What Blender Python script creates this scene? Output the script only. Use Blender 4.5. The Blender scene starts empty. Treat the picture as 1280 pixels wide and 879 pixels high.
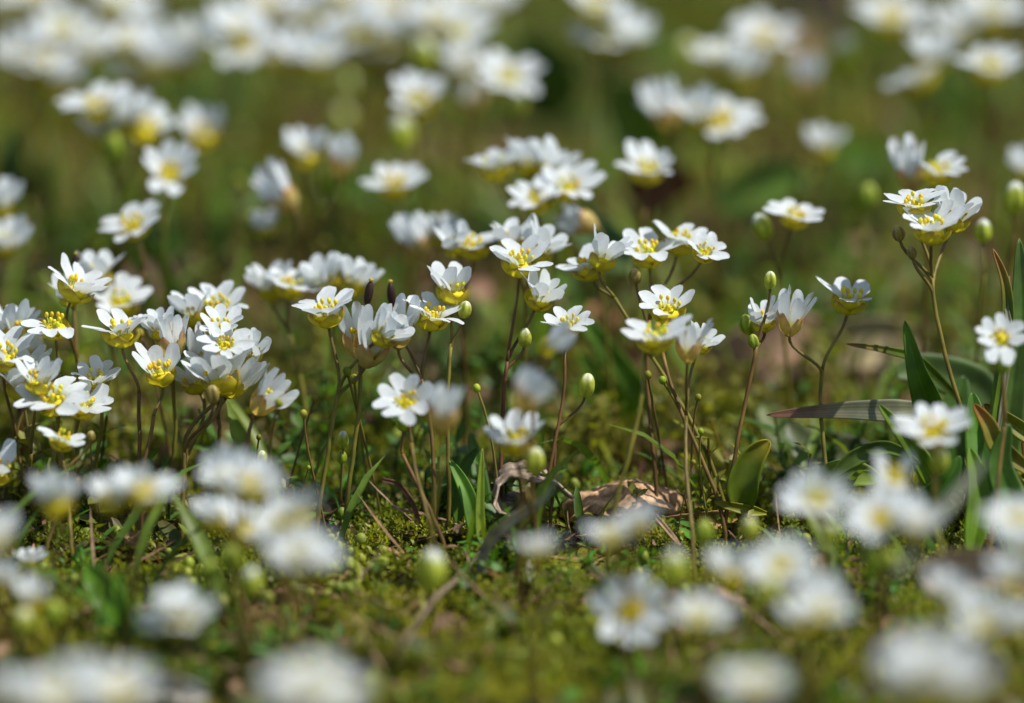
import bpy, math, random
import numpy as np
from mathutils import Vector, Matrix, Quaternion

S = bpy.context.scene
COL = S.collection
R = math.radians
MM = 0.001                      # everything below is written in millimetres
random.seed(11)
rg = np.random.default_rng(5)

# ------------------------------------------------------------------ camera, sky, sun, exposure
DF = 550.0                      # focus distance
WF = 100.0                      # width of the frame at the focus distance
FPX = 1280 * DF / WF
TH = R(18)
DK = 1.2                        # depth offsets below are in units of 1.2 mm
CZ = DF * (math.sin(TH) + (690 - 439.5) / FPX * math.cos(TH))
CY = -DF * (math.cos(TH) - (690 - 439.5) / FPX * math.sin(TH))
CAM = Vector((0, CY, CZ))
FW = Vector((0, math.cos(TH), -math.sin(TH)))
UP = Vector((0, math.sin(TH), math.cos(TH)))
RT = Vector((1, 0, 0))
cd = bpy.data.cameras.new('camera')
cam = bpy.data.objects.new('camera', cd); COL.objects.link(cam)
cam.location = CAM * MM
cam.rotation_euler = (R(90) - TH, 0, 0)
cd.sensor_width = 36
cd.lens = 36 * DF / WF
cd.clip_start = 0.01; cd.clip_end = 200
cd.dof.use_dof = True
cd.dof.focus_distance = DF * MM
cd.dof.aperture_fstop = cd.lens / 22
cd.dof.aperture_blades = 9
S.camera = cam

SUN_AZ, SUN_EL = R(92), R(60)   # high, from the right
w = bpy.data.worlds.new('World'); S.world = w; w.use_nodes = True
nt = w.node_tree
sky = nt.nodes.new('ShaderNodeTexSky'); sky.sky_type = 'NISHITA'; sky.sun_disc = False
sky.sun_elevation = SUN_EL; sky.sun_rotation = SUN_AZ
bg = nt.nodes['Background']; bg.inputs['Strength'].default_value = 0.095
nt.links.new(sky.outputs[0], bg.inputs['Color'])
ld = bpy.data.lights.new('sun', 'SUN'); ld.energy = 4.4; ld.angle = R(0.53); ld.color = (1.0, 0.975, 0.93)
sun = bpy.data.objects.new('sun', ld); COL.objects.link(sun)
sd = Vector((math.sin(SUN_AZ) * math.cos(SUN_EL), math.cos(SUN_AZ) * math.cos(SUN_EL), math.sin(SUN_EL)))
sun.rotation_euler = sd.to_track_quat('Z', 'Y').to_euler()
sun.location = (0.3, 0.4, 0.6)
S.view_settings.view_transform = 'Standard'; S.view_settings.look = 'None'
S.view_settings.gamma = 1; S.view_settings.exposure = 0.32
S.cycles.use_denoising = True
S.cycles.max_bounces = 8; S.cycles.transmission_bounces = 4; S.cycles.diffuse_bounces = 4
S.cycles.sample_clamp_indirect = 6

# ------------------------------------------------------------------ helpers
def at(x, y, dl=0.0):
    """the world point (mm) seen at photo pixel x, y at distance DF + dl along the lens axis"""
    d = DF + dl * DK
    return CAM + d * (FW + RT * ((x - 640) / FPX) + UP * ((439.5 - y) / FPX))

_gw = [(0.9, 41, 13, .3), (0.7, -23, 37, 1.1), (0.45, 17, 15, 2.2), (0.35, -11, 12, .7), (0.25, 8, -6.5, 1.9), (0.2, 5.5, 7.7, 4.0)]
def gz(x, y):
    z = 0.0
    for a, lx, ly, p in _gw:
        z = z + a * np.sin(6.283 * x / lx / 1.3 + p + 1.7 * np.sin(6.283 * y / ly / 1.9 + p * 2)) * np.cos(6.283 * y / ly + p)
    return z
def ground_at(x, y):
    """where the view ray through the pixel meets the ground"""
    v = FW + RT * ((x - 640) / FPX) + UP * ((439.5 - y) / FPX)
    return CAM + v * (CAM.z / -v.z)

def mesh(name, V, F, col=None, smooth=True):
    me = bpy.data.meshes.new(name)
    V = np.asarray(V, float) * MM
    me.from_pydata(V.tolist(), [], [list(map(int, f)) for f in F])
    if col is not None:
        a = me.attributes.new('Col', 'FLOAT_COLOR', 'POINT')
        c = np.ones((len(V), 4)); c[:, :3] = col
        a.data.foreach_set('color', c.ravel())
    if smooth: me.shade_smooth()
    return me

def link(name, me, mat=None, parent=None, loc=None):
    o = bpy.data.objects.new(name, me); COL.objects.link(o)
    if mat and me and not me.materials: me.materials.append(mat)
    if parent: o.parent = parent
    if loc is not None: o.location = Vector(loc) * MM
    return o

def tag(o, label=None, cat=None, group=None, kind=None):
    for k, v in (('label', label), ('category', cat), ('group', group), ('kind', kind)):
        if v: o[k] = v
    return o

def grid_faces(nu, nv, off=0):
    return [(off + i * nv + j, off + i * nv + j + 1, off + (i + 1) * nv + j + 1, off + (i + 1) * nv + j) for i in range(nu - 1) for j in range(nv - 1)]

def tube(pts, rad, n=7, cap=True):
    """rings round a polyline"""
    pts = [Vector(p) for p in pts]; V = []; F = []
    t = (pts[1] - pts[0]).normalized()
    a = t.cross(Vector((0.3, 1, 0.2))).normalized()
    for i, p in enumerate(pts):
        t = (pts[min(i + 1, len(pts) - 1)] - pts[max(i - 1, 0)]).normalized()
        a = (a - t * a.dot(t)).normalized(); b = t.cross(a)
        for k in range(n):
            an = 6.28319 * k / n
            V.append(p + (a * math.cos(an) + b * math.sin(an)) * rad[i])
    for i in range(len(pts) - 1):
        for k in range(n):
            F.append((i * n + k, i * n + (k + 1) % n, (i + 1) * n + (k + 1) % n, (i + 1) * n + k))
    if cap:
        F.append(tuple(range(n))[::-1]); F.append(tuple((len(pts) - 1) * n + k for k in range(n)))
    return V, F

def bez(p0, p1, p2, p3, n):
    out = []
    for i in range(n):
        t = i / (n - 1); u = 1 - t
        out.append(p0 * u ** 3 + p1 * 3 * u * u * t + p2 * 3 * u * t * t + p3 * t ** 3)
    return out

def ball(r, c=(0, 0, 0), n=8, m=10, ridge=0.0, k=4):
    V = []; F = []
    for i in range(n + 1):
        th = math.pi * i / n
        for j in range(m):
            ph = 6.28319 * j / m
            q = 1 - ridge * abs(math.cos(ph * k / 2)) ** 6 * math.sin(th)
            V.append((c[0] + r[0] * q * math.sin(th) * math.cos(ph), c[1] + r[1] * q * math.sin(th) * math.sin(ph), c[2] - r[2] * math.cos(th)))
    for i in range(n):
        for j in range(m):
            F.append((i * m + j, i * m + (j + 1) % m, (i + 1) * m + (j + 1) % m, (i + 1) * m + j))
    return V, F

def join(*vf):
    V = []; F = []
    for v, f in vf:
        o = len(V); V += [tuple(p) for p in v]; F += [tuple(a + o for a in q) for q in f]
    return V, F

# ------------------------------------------------------------------ materials
def tissue(name, trans=0.35, rough=0.5, spec=0.4, nscale=900, namt=0.25, bump=0.0, tcol=1.0, stretch=None):
    """plant tissue: base colour from the point colour 'Col', mottled by noise, partly translucent"""
    m = bpy.data.materials.new(name); m.use_nodes = True
    n = m.node_tree.nodes; l = m.node_tree.links; n.clear()
    out = n.new('ShaderNodeOutputMaterial')
    p = n.new('ShaderNodeBsdfPrincipled'); p.inputs['Roughness'].default_value = rough; p.inputs['Specular IOR Level'].default_value = spec
    at_ = n.new('ShaderNodeAttribute'); at_.attribute_name = 'Col'
    tc = n.new('ShaderNodeTexCoord'); mp = n.new('ShaderNodeMapping')
    if stretch: mp.inputs['Scale'].default_value = stretch
    l.new(tc.outputs['Object'], mp.inputs['Vector'])
    no = n.new('ShaderNodeTexNoise'); no.inputs['Scale'].default_value = nscale; no.inputs['Detail'].default_value = 4
    l.new(mp.outputs[0], no.inputs['Vector'])
    mr = n.new('ShaderNodeMapRange'); mr.inputs['From Min'].default_value = 0.25; mr.inputs['From Max'].default_value = 0.75
    mr.inputs['To Min'].default_value = 1 - namt; mr.inputs['To Max'].default_value = 1 + namt
    l.new(no.outputs[0], mr.inputs['Value'])
    mu = n.new('ShaderNodeVectorMath'); mu.operation = 'SCALE'
    l.new(at_.outputs['Color'], mu.inputs[0]); l.new(mr.outputs[0], mu.inputs['Scale'])
    l.new(mu.outputs[0], p.inputs['Base Color'])
    if bump:
        b = n.new('ShaderNodeBump'); b.inputs['Strength'].default_value = bump; b.inputs['Distance'].default_value = 0.0001
        l.new(no.outputs[0], b.inputs['Height']); l.new(b.outputs[0], p.inputs['Normal'])
    if trans:
        t = n.new('ShaderNodeBsdfTranslucent'); l.new(mu.outputs[0], t.inputs['Color'])
        if tcol != 1.0:
            g = n.new('ShaderNodeVectorMath'); g.operation = 'MULTIPLY'; g.inputs[1].default_value = tcol
            l.new(mu.outputs[0], g.inputs[0]); l.new(g.outputs[0], t.inputs['Color'])
        mx = n.new('ShaderNodeMixShader'); mx.inputs[0].default_value = trans
        l.new(p.outputs[0], mx.inputs[1]); l.new(t.outputs[0], mx.inputs[2]); l.new(mx.outputs[0], out.inputs[0])
    else: l.new(p.outputs[0], out.inputs[0])
    return m
M_PETAL = tissue('petal_white', 0.42, 0.6, 0.25, 1800, 0.07, 0.5, stretch=(1, 1, 0.5))
M_SEPAL = tissue('sepal_yellow_green', 0.45, 0.4, 0.4, 1500, 0.18, tcol=(1.25, 1.15, 0.7))
M_YELLOW = tissue('stamen_yellow', 0.3, 0.6, 0.2, 3000, 0.12)
M_STEM = tissue('stem_olive', 0.25, 0.5, 0.3, 700, 0.55, 0.8, stretch=(1, 1, 0.35))
M_LEAF = tissue('leaf_green', 0.38, 0.45, 0.35, 300, 0.5, 0.8, tcol=(1.2, 1.3, 0.5))
M_COVER = tissue('ground_cover_green', 0.4, 0.42, 0.28, 600, 0.35, tcol=(1.2, 1.25, 0.5))
M_DRY = tissue('dry_leaf', 0.1, 0.75, 0.2, 1500, 0.5, 1.0)
M_BUD = tissue('bud_green', 0.3, 0.5, 0.35, 1500, 0.3, 0.6, tcol=(1.2, 1.2, 0.5))

def ground_material():
    m = bpy.data.materials.new('mossy_soil'); m.use_nodes = True
    n = m.node_tree.nodes; l = m.node_tree.links; p = n['Principled BSDF']
    p.inputs['Roughness'].default_value = 0.9; p.inputs['Specular IOR Level'].default_value = 0.05
    tc = n.new('ShaderNodeTexCoord')
    def noise(s, d=5):
        a = n.new('ShaderNodeTexNoise'); a.inputs['Scale'].default_value = s; a.inputs['Detail'].default_value = d
        l.new(tc.outputs['Object'], a.inputs['Vector']); return a
    a = noise(55); r = n.new('ShaderNodeValToRGB'); e = r.color_ramp.elements
    e[0].position = 0.42; e[0].color = (0.12, 0.068, 0.036, 1); e[1].position = 0.66; e[1].color = (0.06, 0.11, 0.010, 1)
    x = e.new(0.48); x.color = (0.11, 0.088, 0.020, 1); x = e.new(0.56); x.color = (0.13, 0.13, 0.014, 1)
    l.new(a.outputs[0], r.inputs[0])
    b = noise(900); mr = n.new('ShaderNodeMapRange'); mr.inputs['From Min'].default_value = 0.3; mr.inputs['From Max'].default_value = 0.7
    mr.inputs['To Min'].default_value = 0.35; mr.inputs['To Max'].default_value = 1.6
    l.new(b.outputs[0], mr.inputs['Value'])
    mu = n.new('ShaderNodeVectorMath'); mu.operation = 'SCALE'
    l.new(r.outputs[0], mu.inputs[0]); l.new(mr.outputs[0], mu.inputs['Scale']); l.new(mu.outputs[0], p.inputs['Base Color'])
    bu = n.new('ShaderNodeBump'); bu.inputs['Strength'].default_value = 1; bu.inputs['Distance'].default_value = 0.001
    l.new(b.outputs[0], bu.inputs['Height']); l.new(bu.outputs[0], p.inputs['Normal'])
    return m

# ------------------------------------------------------------------ the ground
def build_ground():
    def axis(n, near, far, c):
        t = np.linspace(-1, 1, n); k = 7.0
        return c + near * t + np.sign(t) * far * np.maximum(0, (np.abs(t) - 0.8) / 0.2) ** 4
    X = axis(241, 150, 60000, 0); Y = axis(321, 260, 60000, 80)
    gx, gy = np.meshgrid(X, Y, indexing='ij')
    z = gz(gx, gy) * np.clip(1.5 - np.hypot(gx, gy - 80) / 900, 0, 1) - 0.4
    z += rg.normal(0, 0.12, z.shape) * (np.hypot(gx, gy - 80) < 300)
    V = np.stack([gx, gy, z], -1).reshape(-1, 3)
    me = mesh('ground', V, grid_faces(len(X), len(Y)))
    o = link('ground', me, ground_material()); tag(o, 'mossy brown soil', 'ground', kind='structure')
build_ground()
# ------------------------------------------------------------------ flower pieces (flower space: mm, +z along the flower's axis, origin at the bottom of the cup)
def sst(a, b, x):
    t = min(1, max(0, (x - a) / (b - a))); return t * t * (3 - 2 * t)

def petal_geo(az, r, a0, a1, L=3.8, W=1.62, splay=0.06, wob=0.08, brown=0.0):
    """one deeply notched petal: narrow claw in the cup, two rounded lobes outside it"""
    NU, NV = 13, 17
    L *= r.uniform(.93, 1.07); W *= r.uniform(.92, 1.08); a1 += r.uniform(-14, 14); tw = r.uniform(-.22, .22); bend = r.uniform(-14, 10)
    notch = r.uniform(.34, .46); c1, c2, c3 = r.uniform(0, 6), r.uniform(0, 6), r.uniform(2, 4); lob = [r.uniform(.93, 1.04), r.uniform(.93, 1.04)]; ltw = [r.uniform(-.18, .18), r.uniform(-.18, .18)]
    ca, sa = math.cos(az), math.sin(az)
    path = [(0.42, 0.45)]; N = 40
    for i in range(N):                       # integrate the bend of the petal
        s = (i + .5) / N
        al = R(a0 + (a1 - a0) * sst(.12, .5, s) + bend * max(0, s - .5) * 2)
        path.append((path[-1][0] + math.cos(al) * L / N, path[-1][1] + math.sin(al) * L / N))
    V = []; C = []
    for i in range(NU):
        u = i / (NU - 1)
        for j in range(NV):
            t = -1 + 2 * j / (NV - 1); side = 0 if t < 0 else 1
            q = abs((abs(t) - .5) / .5)
            e = (1 - notch) + notch * max(0, 1 - q ** 2.3) ** .62
            if abs(t) > .5: e = max(e, .62 + .38 * max(0, 1 - q ** 2.2) ** .55) if q < 1 else .62
            s = u * e * (lob[side] if u > .5 else 1 + (lob[side] - 1) * u * 2)
            wd = .17 + .83 * sst(.02, .62, s)
            if s > .85: wd *= 1 - .25 * (s - .85)
            x = t * W * wd * (1 + splay * max(0, s - .45))
            f = min(N, max(0, s * N)); k = min(N - 1, int(f)); fr = f - k
            rr = path[k][0] * (1 - fr) + path[k + 1][0] * fr; zz = path[k][1] * (1 - fr) + path[k + 1][1] * fr
            # cupping of each lobe, twist and veins
            al = R(a0 + (a1 - a0) * sst(.12, .5, s)); nx, nz = -math.sin(al), math.cos(al)
            h = -.16 * s * (1 - ((abs(t) - .5) / .5) ** 2) + .10 * s * t * t + tw * x * s + ltw[side] * (abs(t) - .5) * s * s + .03 * math.cos(t * 21) * s + .07 * s * math.sin(c3 * x + c1) * math.sin(4 * s + c2) + wob * math.sin(5 * s + az * 3)* s
            rr += nx * h; zz += nz * h
            V.append((rr * ca - x * sa, rr * sa + x * ca, zz))
            g = sst(.55, .15, s) if False else 1 - sst(.12, .42, s)
            b_ = brown * max(0, math.sin(c1 + 5 * t) - .2) * sst(.72, 1.0, u)
            C.append(((.76 - .02 * g) * (1 - .45 * b_), (.80 - .10 * g) * (1 - .62 * b_), (.81 - .68 * g) * (1 - .75 * b_)))
    return V, grid_faces(NU, NV), C

def sepal_geo(az, r, H, Rr, tight, col, tip):
    NU, NV = 9, 9; V = []; C = []
    H *= r.uniform(.93, 1.07); Rr *= r.uniform(.95, 1.05)
    for i in range(NU):
        s = i / (NU - 1)
        for j in range(NV):
            t = -1 + 2 * j / (NV - 1)
            a = az + t * R(50) * (1 - .9 * s ** 3.2) * (1 + .1 * (1 - s))
            rr = .16 + (Rr - .16) * math.sin(min(1, s * 1.05) * 1.57) ** (.75) - tight * s ** 3
            rr *= 1 - .07 * t * t
            z = H * (s ** 1.35) + .05 * math.cos(t * 1.57)
            V.append((rr * math.cos(a), rr * math.sin(a), z))
            k = sst(.62, 1, s) * .8 + .35 * sst(.6, 1, abs(t)) * s
            C.append([c0 * (1 - k) + c1 * k for c0, c1 in zip(col, tip)])
    return V, grid_faces(NU, NV), C

def gjoin(parts):
    V = []; F = []; C = []
    for v, f, c in parts:
        o = len(V); V += list(v); F += [tuple(a + o for a in q) for q in f]; C += list(c)
    return V, F, C
def solid(vf, c): return vf[0], vf[1], [c] * len(vf[0])

YG = (.58, .54, .035); YT = (.30, .17, .05); PK = (.58, .46, .16); PKT = (.50, .22, .12)
YEL = (.92, .74, .04); PALE = (.62, .60, .14)

def make_kind(kind, seed):
    r = random.Random(seed * 7 + 3)
    P = dict(o=(80, 29, 1.6, 1.8, .05, YG, YT), s=(80, 52, 1.65, 1.6, .05, YG, YT), c=(72, 80, 2.5, 1.5, .15, PK, PKT), y=(72, 82, 2.3, 1.3, .15, YG, PK))[kind]
    a0, a1, H, Rr, tight, col, tip = P
    if kind == 'o': a1 += r.uniform(-14, 16)
    sep = gjoin([sepal_geo(R(45 + 90 * i), r, H, Rr, tight, col, tip) for i in range(4)] + [solid(ball((.5, .5, .3), (0, 0, .18), 6, 8), col)])
    pets = []
    for i in range(4):
        if kind in 'cy':
            p = petal_geo(R(90 * i) + r.uniform(-.15, .15), r, a0, a1 + (7 if i % 2 else 0), 4.1, 1.3, .05, .14, r.choice((0, .6, 1.0)))
        else:
            p = petal_geo(R(90 * i) + r.uniform(-.12, .12), r, a0, a1, brown=r.choice((0, 0, 0, .5)))
        pets.append(p)
    cen = [solid(ball((.42, .42, .75), (0, 0, 1.15), 8, 8), (.66, .62, .06)), solid(ball((.2, .2, .12), (0, 0, 1.92), 5, 7), YEL)]
    n = 6 if kind in 'cy' else 8
    for i in range(n):
        a = 6.283 * i / n + r.uniform(-.2, .2); q = r.uniform(.6, 1.1); h = r.uniform(1.9, 2.4)
        if kind in 'cy': q *= .5; h += .3
        b = Vector((.25 * math.cos(a), .25 * math.sin(a), .5)); e = Vector((q * math.cos(a), q * math.sin(a), h))
        cen.append(solid(tube([b, b.lerp(e, .5) + Vector((math.cos(a), math.sin(a), 0)) * .12, e], [.06, .05, .05], 5), PALE))
        cen.append(solid(ball((.2, .2, .3), tuple(e), 5, 6), (YEL[0] * r.uniform(.85, 1), YEL[1] * r.uniform(.8, 1.1), YEL[2])))
    if kind in 'os':                           # nectaries fill the bottom of the cup with yellow
        cen.append(solid(ball((1.1, 1.1, .5), (0, 0, 1.0), 6, 12), (.85, .70, .02)))
    K = {}
    K['cup'] = mesh('flower_cup', *sep); K['cup'].materials.append(M_SEPAL)
    K['pet'] = [mesh('petal', *p) for p in pets]
    K['cor'] = mesh('corolla', *gjoin(pets))
    for m_ in K['pet'] + [K['cor']]: m_.materials.append(M_PETAL)
    K['cen'] = mesh('flower_centre', *gjoin(cen)); K['cen'].materials.append(M_YELLOW)
    return K

KIND = {'o': [make_kind('o', i) for i in range(12)], 's': [make_kind('s', 20 + i) for i in range(7)],
        'c': [make_kind('c', 40 + i) for i in range(4)], 'y': [make_kind('y', 60 + i) for i in range(2)]}
def bud_mesh(col, tipc, rx, rz, seed):
    r = random.Random(seed); V = []; C = []; n, m = 12, 24
    for i in range(n + 1):
        th = math.pi * i / n
        for j in range(m):
            ph = 6.283 * j / m
            q = (1 - .24 * abs(math.cos(ph * 2)) ** 5 * math.sin(th)) * (1.08 - .2 * (1 - math.cos(th)) / 2 + .04 * math.sin(ph + seed)) * 0.95
            V.append((rx * q * math.sin(th) * math.cos(ph), rx * q * math.sin(th) * math.sin(ph), (rz - rz * math.cos(th)) * 1.12))
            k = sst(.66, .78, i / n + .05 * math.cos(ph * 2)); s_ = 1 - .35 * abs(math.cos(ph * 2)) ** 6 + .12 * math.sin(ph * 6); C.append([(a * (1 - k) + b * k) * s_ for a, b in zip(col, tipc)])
    F = [(i * m + j, i * m + (j + 1) % m, (i + 1) * m + (j + 1) % m, (i + 1) * m + j) for i in range(n) for j in range(m)]
    me = mesh('bud', V, F, C); me.materials.append(M_BUD); return me
WHT = (.78, .80, .74)
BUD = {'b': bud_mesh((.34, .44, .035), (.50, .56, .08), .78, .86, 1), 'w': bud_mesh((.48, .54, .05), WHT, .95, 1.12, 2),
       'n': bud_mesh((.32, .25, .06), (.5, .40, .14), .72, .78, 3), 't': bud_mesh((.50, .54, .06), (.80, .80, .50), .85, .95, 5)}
pv = join(ball((.42, .42, 1.15), (0, 0, 1.15), 10, 10, .12))
BUD['p'] = mesh('seed_pod', *gjoin([solid(pv, (.06, .028, .02)), solid(ball((.24, .24, .17), (0, 0, 2.4), 6, 8), (.5, .38, .06))]))
BUD['p'].materials.append(M_BUD)
CENTRE_H = {'o': 1.9, 's': 2.2, 'c': 2.6, 'y': 2.6, 'b': .8, 'w': 1.1, 'n': .75, 'p': 1.2, 't': .9}

rl = random.Random(3)
def leaf_geo(L, W, bend, fold=.25, nu=9, nv=5, lift=35, ser=0, col=(.05, .10, .012), tip=None, wob=0.0, wf=None):
    V = []; C = []; x, z = 0.0, 0.0
    for i in range(nu):
        s = i / (nu - 1); al = R(lift + bend * s)
        if i: x += math.cos(al) * L / (nu - 1); z += math.sin(al) * L / (nu - 1)
        wd = W * (wf(s) if wf else (math.sin(math.pi * min(1, s * .93 + .07) ** 1.25) ** .8 + .08 * (1 - s)))
        if ser: wd *= 1 + ser * math.sin(s * 24)
        for j in range(nv):
            t = -1 + 2 * j / (nv - 1)
            h = fold * wd * abs(t) + wob * math.sin(7 * s + 2 * t)
            V.append((x - math.sin(al) * h, t * wd, z + math.cos(al) * h))
            k = s ** 3 if tip else 0
            f = 1.0 + .25 * (abs(t) < .1)
            C.append([(a * (1 - k) + b * k) * f for a, b in zip(col, tip or col)])
    return V, grid_faces(nu, nv), C
def spin(g, az, off=(0, 0, 0), sc=1.0):
    c, s = math.cos(az), math.sin(az)
    return [((x * c - y * s) * sc + off[0], (x * s + y * c) * sc + off[1], z * sc + off[2]) for x, y, z in g[0]], g[1], g[2]
def rosette(seed):
    r = random.Random(seed)
    g = gjoin([spin(leaf_geo(r.uniform(3, 5.5), r.uniform(.8, 1.2), r.uniform(-30, -5), lift=r.uniform(15, 45), col=(r.uniform(.05, .09), r.uniform(.08, .12), .015), tip=(.12, .07, .02)), 6.283 * i / 8 + r.uniform(-.3, .3)) for i in range(8)])
    me = mesh('leaf_rosette', *g); me.materials.append(M_LEAF); return me
ROS = [rosette(i) for i in range(4)]

rp = random.Random(77)
def plant(label, D, fl, base=None, junc=None, fuse=5.0, brown=None, thick=1.0, cat='flower', name='white_flower_plant'):
    """fl: (x, y, kind[, lean right, lean to camera[, size[, extra depth]]]) at photo pixels; base, junc: pixels of the stem's foot and fork"""
    if D < -25: D = -25 + (D + 25) * .72
    items = []
    for f in fl:
        x, y, k = f[:3]
        lx = f[3] if len(f) > 3 else rp.uniform(-12, 12)
        lc = (f[4] if len(f) > 4 else rp.uniform(0, 14)) - 4
        sc = f[5] if len(f) > 5 else rp.uniform(.93, 1.05)
        if k in 'cy' and len(f) <= 5: sc *= .95
        dd = f[6] if len(f) > 6 else (rp.uniform(-1.5, 1.5) if len(fl) > 1 else 0)
        if k in 'oscy': sc *= 1.02
        if D < -30: sc *= .93
        if D < -50: sc *= .96
        if D < -25 and k == 'o': lc += rp.uniform(4, 22)
        if D > 30: sc *= 1.08
        if D > 50: sc *= 1.1
        ax = Vector((math.sin(R(lx)), -math.sin(R(lc)), max(.15, math.cos(R(lx)) * math.cos(R(lc))))).normalized()
        c = at(x, y, D + dd)
        items.append((k, c - ax * CENTRE_H[k] * sc, ax, sc))
    mx = sum((i[1] for i in items), Vector()) / len(items)
    zlow = min(i[1].z for i in items)
    if junc: J = at(junc[0], junc[1], D)
    else:
        J = Vector((mx.x + rp.uniform(-.8, .8), mx.y + rp.uniform(-.6, .6), max(3.0, zlow - fuse * rp.uniform(.7, 1.2) * (1 if len(items) > 1 else .6))))
    if base:
        B = at(base[0], base[1], D); k = 1.0
        if B.z > 0:                       # continue the line to the ground
            dv = B - J; B = J + dv * (J.z / max(.1, -dv.z))
    else:
        B = Vector((J.x + rp.uniform(-2.2, 2.2) , J.y + rp.uniform(-1.5, 2.5), 0))
    B.z = float(gz(B.x, B.y)) - .3
    root = bpy.data.objects.new(name, None); COL.objects.link(root); root.location = B * MM
    root.empty_display_size = .002
    tag(root, label, cat, 'small white flowers on thin stems')
    br = rp.random() if brown is None else brown
    c0 = np.array((.23, .22, .028)) * (1 - br) + np.array((.17, .075, .03)) * br
    cp = np.array((.20, .14, .05))
    def stem(name, pts, r0, r1, cA, cB):
        n = len(pts); V, F = tube([p - B for p in pts], [r0 + (r1 - r0) * i / (n - 1) for i in range(n)])
        C = [list(cA * (1 - (i // 7) / (n - 1)) + cB * ((i // 7) / (n - 1))) for i in range(len(V))]
        return link(name, mesh(name, V, F, C), M_STEM, root)
    h = (J - B).length
    w1 = Vector((rp.uniform(-1, 1), rp.uniform(-1, 1), 0)) * h * .05
    main = bez(B, B + Vector((0, 0, h * .35)) + w1, J + (B - J) * .35 - w1 * 1.3, J, 15)
    for i in range(1, 14): main[i] += Vector((rp.uniform(-1, 1), rp.uniform(-1, 1), 0)) * .05
    stem('stem', main, .23 * thick, .19 * thick, c0 * .9, c0)
    tdir = (main[-1] - main[-2]).normalized()
    order = sorted(items, key=lambda i: -i[1].z)
    tip = J
    for n_, (k, p, ax, sc) in enumerate(order):
        st = J - tdir * (.55 * n_)
        L = (p - st).length
        pts = bez(st, st + tdir * L * .3, p - ax * L * .35, p + ax * .1, 9)
        stem('pedicel', pts, .17 * thick, .15 * thick, c0, cp)
        q = Vector((0, 0, 1)).rotation_difference(ax)
        q = q @ Quaternion((0, 0, 1), rp.uniform(0, 6.28))
        def put(nm, me, par, first):
            o = bpy.data.objects.new(nm, me); COL.objects.link(o); o.parent = par
            if first:
                o.location = (p - B) * MM; o.rotation_mode = 'QUATERNION'; o.rotation_quaternion = q; o.scale = (sc,) * 3
            return o
        if k in KIND:
            K = KIND[k][rp.randrange(len(KIND[k]))]
            fo = put('flower', K['cup'], root, True)
            if abs(D) > 45: put('corolla', K['cor'], fo, False)
            else:
                for m_ in K['pet']:
                    if rp.random() < .04: continue           # a petal already shed
                    pe = put('petal', m_, fo, False); e_ = 1 if k in 'os' else .5
                    pe.rotation_euler = (R(rp.uniform(-6, 6) * e_), R(rp.uniform(-6, 6) * e_), R(rp.uniform(-9, 9))); q_ = rp.uniform(.92, 1.05); pe.scale = (q_, q_, rp.uniform(.9, 1.1))
            put('flower_centre', K['cen'], fo, False)
        else:
            put('seed_pod' if k == 'p' else 'bud', BUD[k], root, True)
    ro = link('leaf_rosette', ROS[rp.randrange(4)], None, root); ro.rotation_euler.z = rp.uniform(0, 6); ro.scale = (rp.uniform(.7, 1.1),) * 3
    ro.location.z = .0004
    return root
# ------------------------------------------------------------------ every plant the photograph shows
P = plant
# the far band along the top edge
P('pale soft pair of white blossoms cut off by the corner of the photo', 72, [(18, 8, 'o'), (46, -6, 'o')])
P('two white blossoms with clear yellow middles, second clump from the corner', 66, [(79, 34, 'o', 0, 25), (112, 58, 'o')])
P('dim greyish trio of blossoms at the edge below the corner pair', 62, [(26, 64, 's'), (72, 92, 's'), (52, 78, 'o')])
P('white pair touching the top edge beside a tan gap', 76, [(150, 4, 'o'), (176, 20, 's')])
P('three white blossoms stacked above a yellow cup, under the pair at the top edge', 60, [(165, 50, 'o'), (168, 92, 'o', 5, 5), (196, 68, 's')])
P('greyish drooping pair of half-open blossoms in a gap of the top band', 64, [(240, 46, 's'), (228, 68, 's')])
P('open blossom with yellow middle turned to the viewer, above dark olive ground', 62, [(303, 52, 'o', 0, 30, 1.15), (290, 34, 'o')])
P('bunch with an orange-yellow middle crowding the top edge', 72, [(332, 4, 'o'), (358, 26, 'o'), (344, 62, 'o'), (382, 10, 's')])
P('white pair with a yellow cup beneath, over two pale soft discs', 58, [(402, 72, 'o', 0, 8), (376, 64, 's')])
P('largest dense white bunch of the far band, four heads merged', 62, [(440, 30, 'o'), (458, 64, 'o'), (482, 36, 's'), (430, 54, 'o')])
P('faint white blossoms just entering at the top edge over the dense bunch', 78, [(430, -4, 'o'), (490, 6, 'o')])
P('open far blossom with bright yellow middle and a second head behind', 64, [(569, 38, 'o', 0, 28, 1.1), (545, 22, 'o')])
P('twin white heads at the top edge above the yellow-centred blossom', 72, [(612, 6, 'o'), (586, -4, 'o')])
P('small cream bud between the dense bunch and the yellow-centred blossom', 60, [(528, 72, 'w', 0, 0, 1.4)])
P('pinkish dim pair of half-open heads behind the facing blossom', 60, [(580, 76, 's'), (588, 110, 'c')])
P('open blossom with one round yellow-green bud hanging right below it', 50, [(636, 94, 'o', 4, 20, 1.08), (646, 133, 't', 10, 0, 1.35)])
P('single round open blossom with yellow middle facing the viewer', 42, [(522, 124, 'o', 0, 28, 1.1)])
P('dim closed head over a greenish cup, beneath the round facing blossom', 50, [(501, 172, 'w', 0, 0, 1.6)])
P('big soft cluster fanned over a bright green cup and bud', 38, [(120, 128, 'o', -12, 5, 1.1), (150, 140, 's', 6, -3, 1.15), (187, 152, 's', 20, 4, 1.05), (134, 160, 's', -6, -6, 1.15), (143, 188, 'b', 0, 0, 1.7)])
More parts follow.
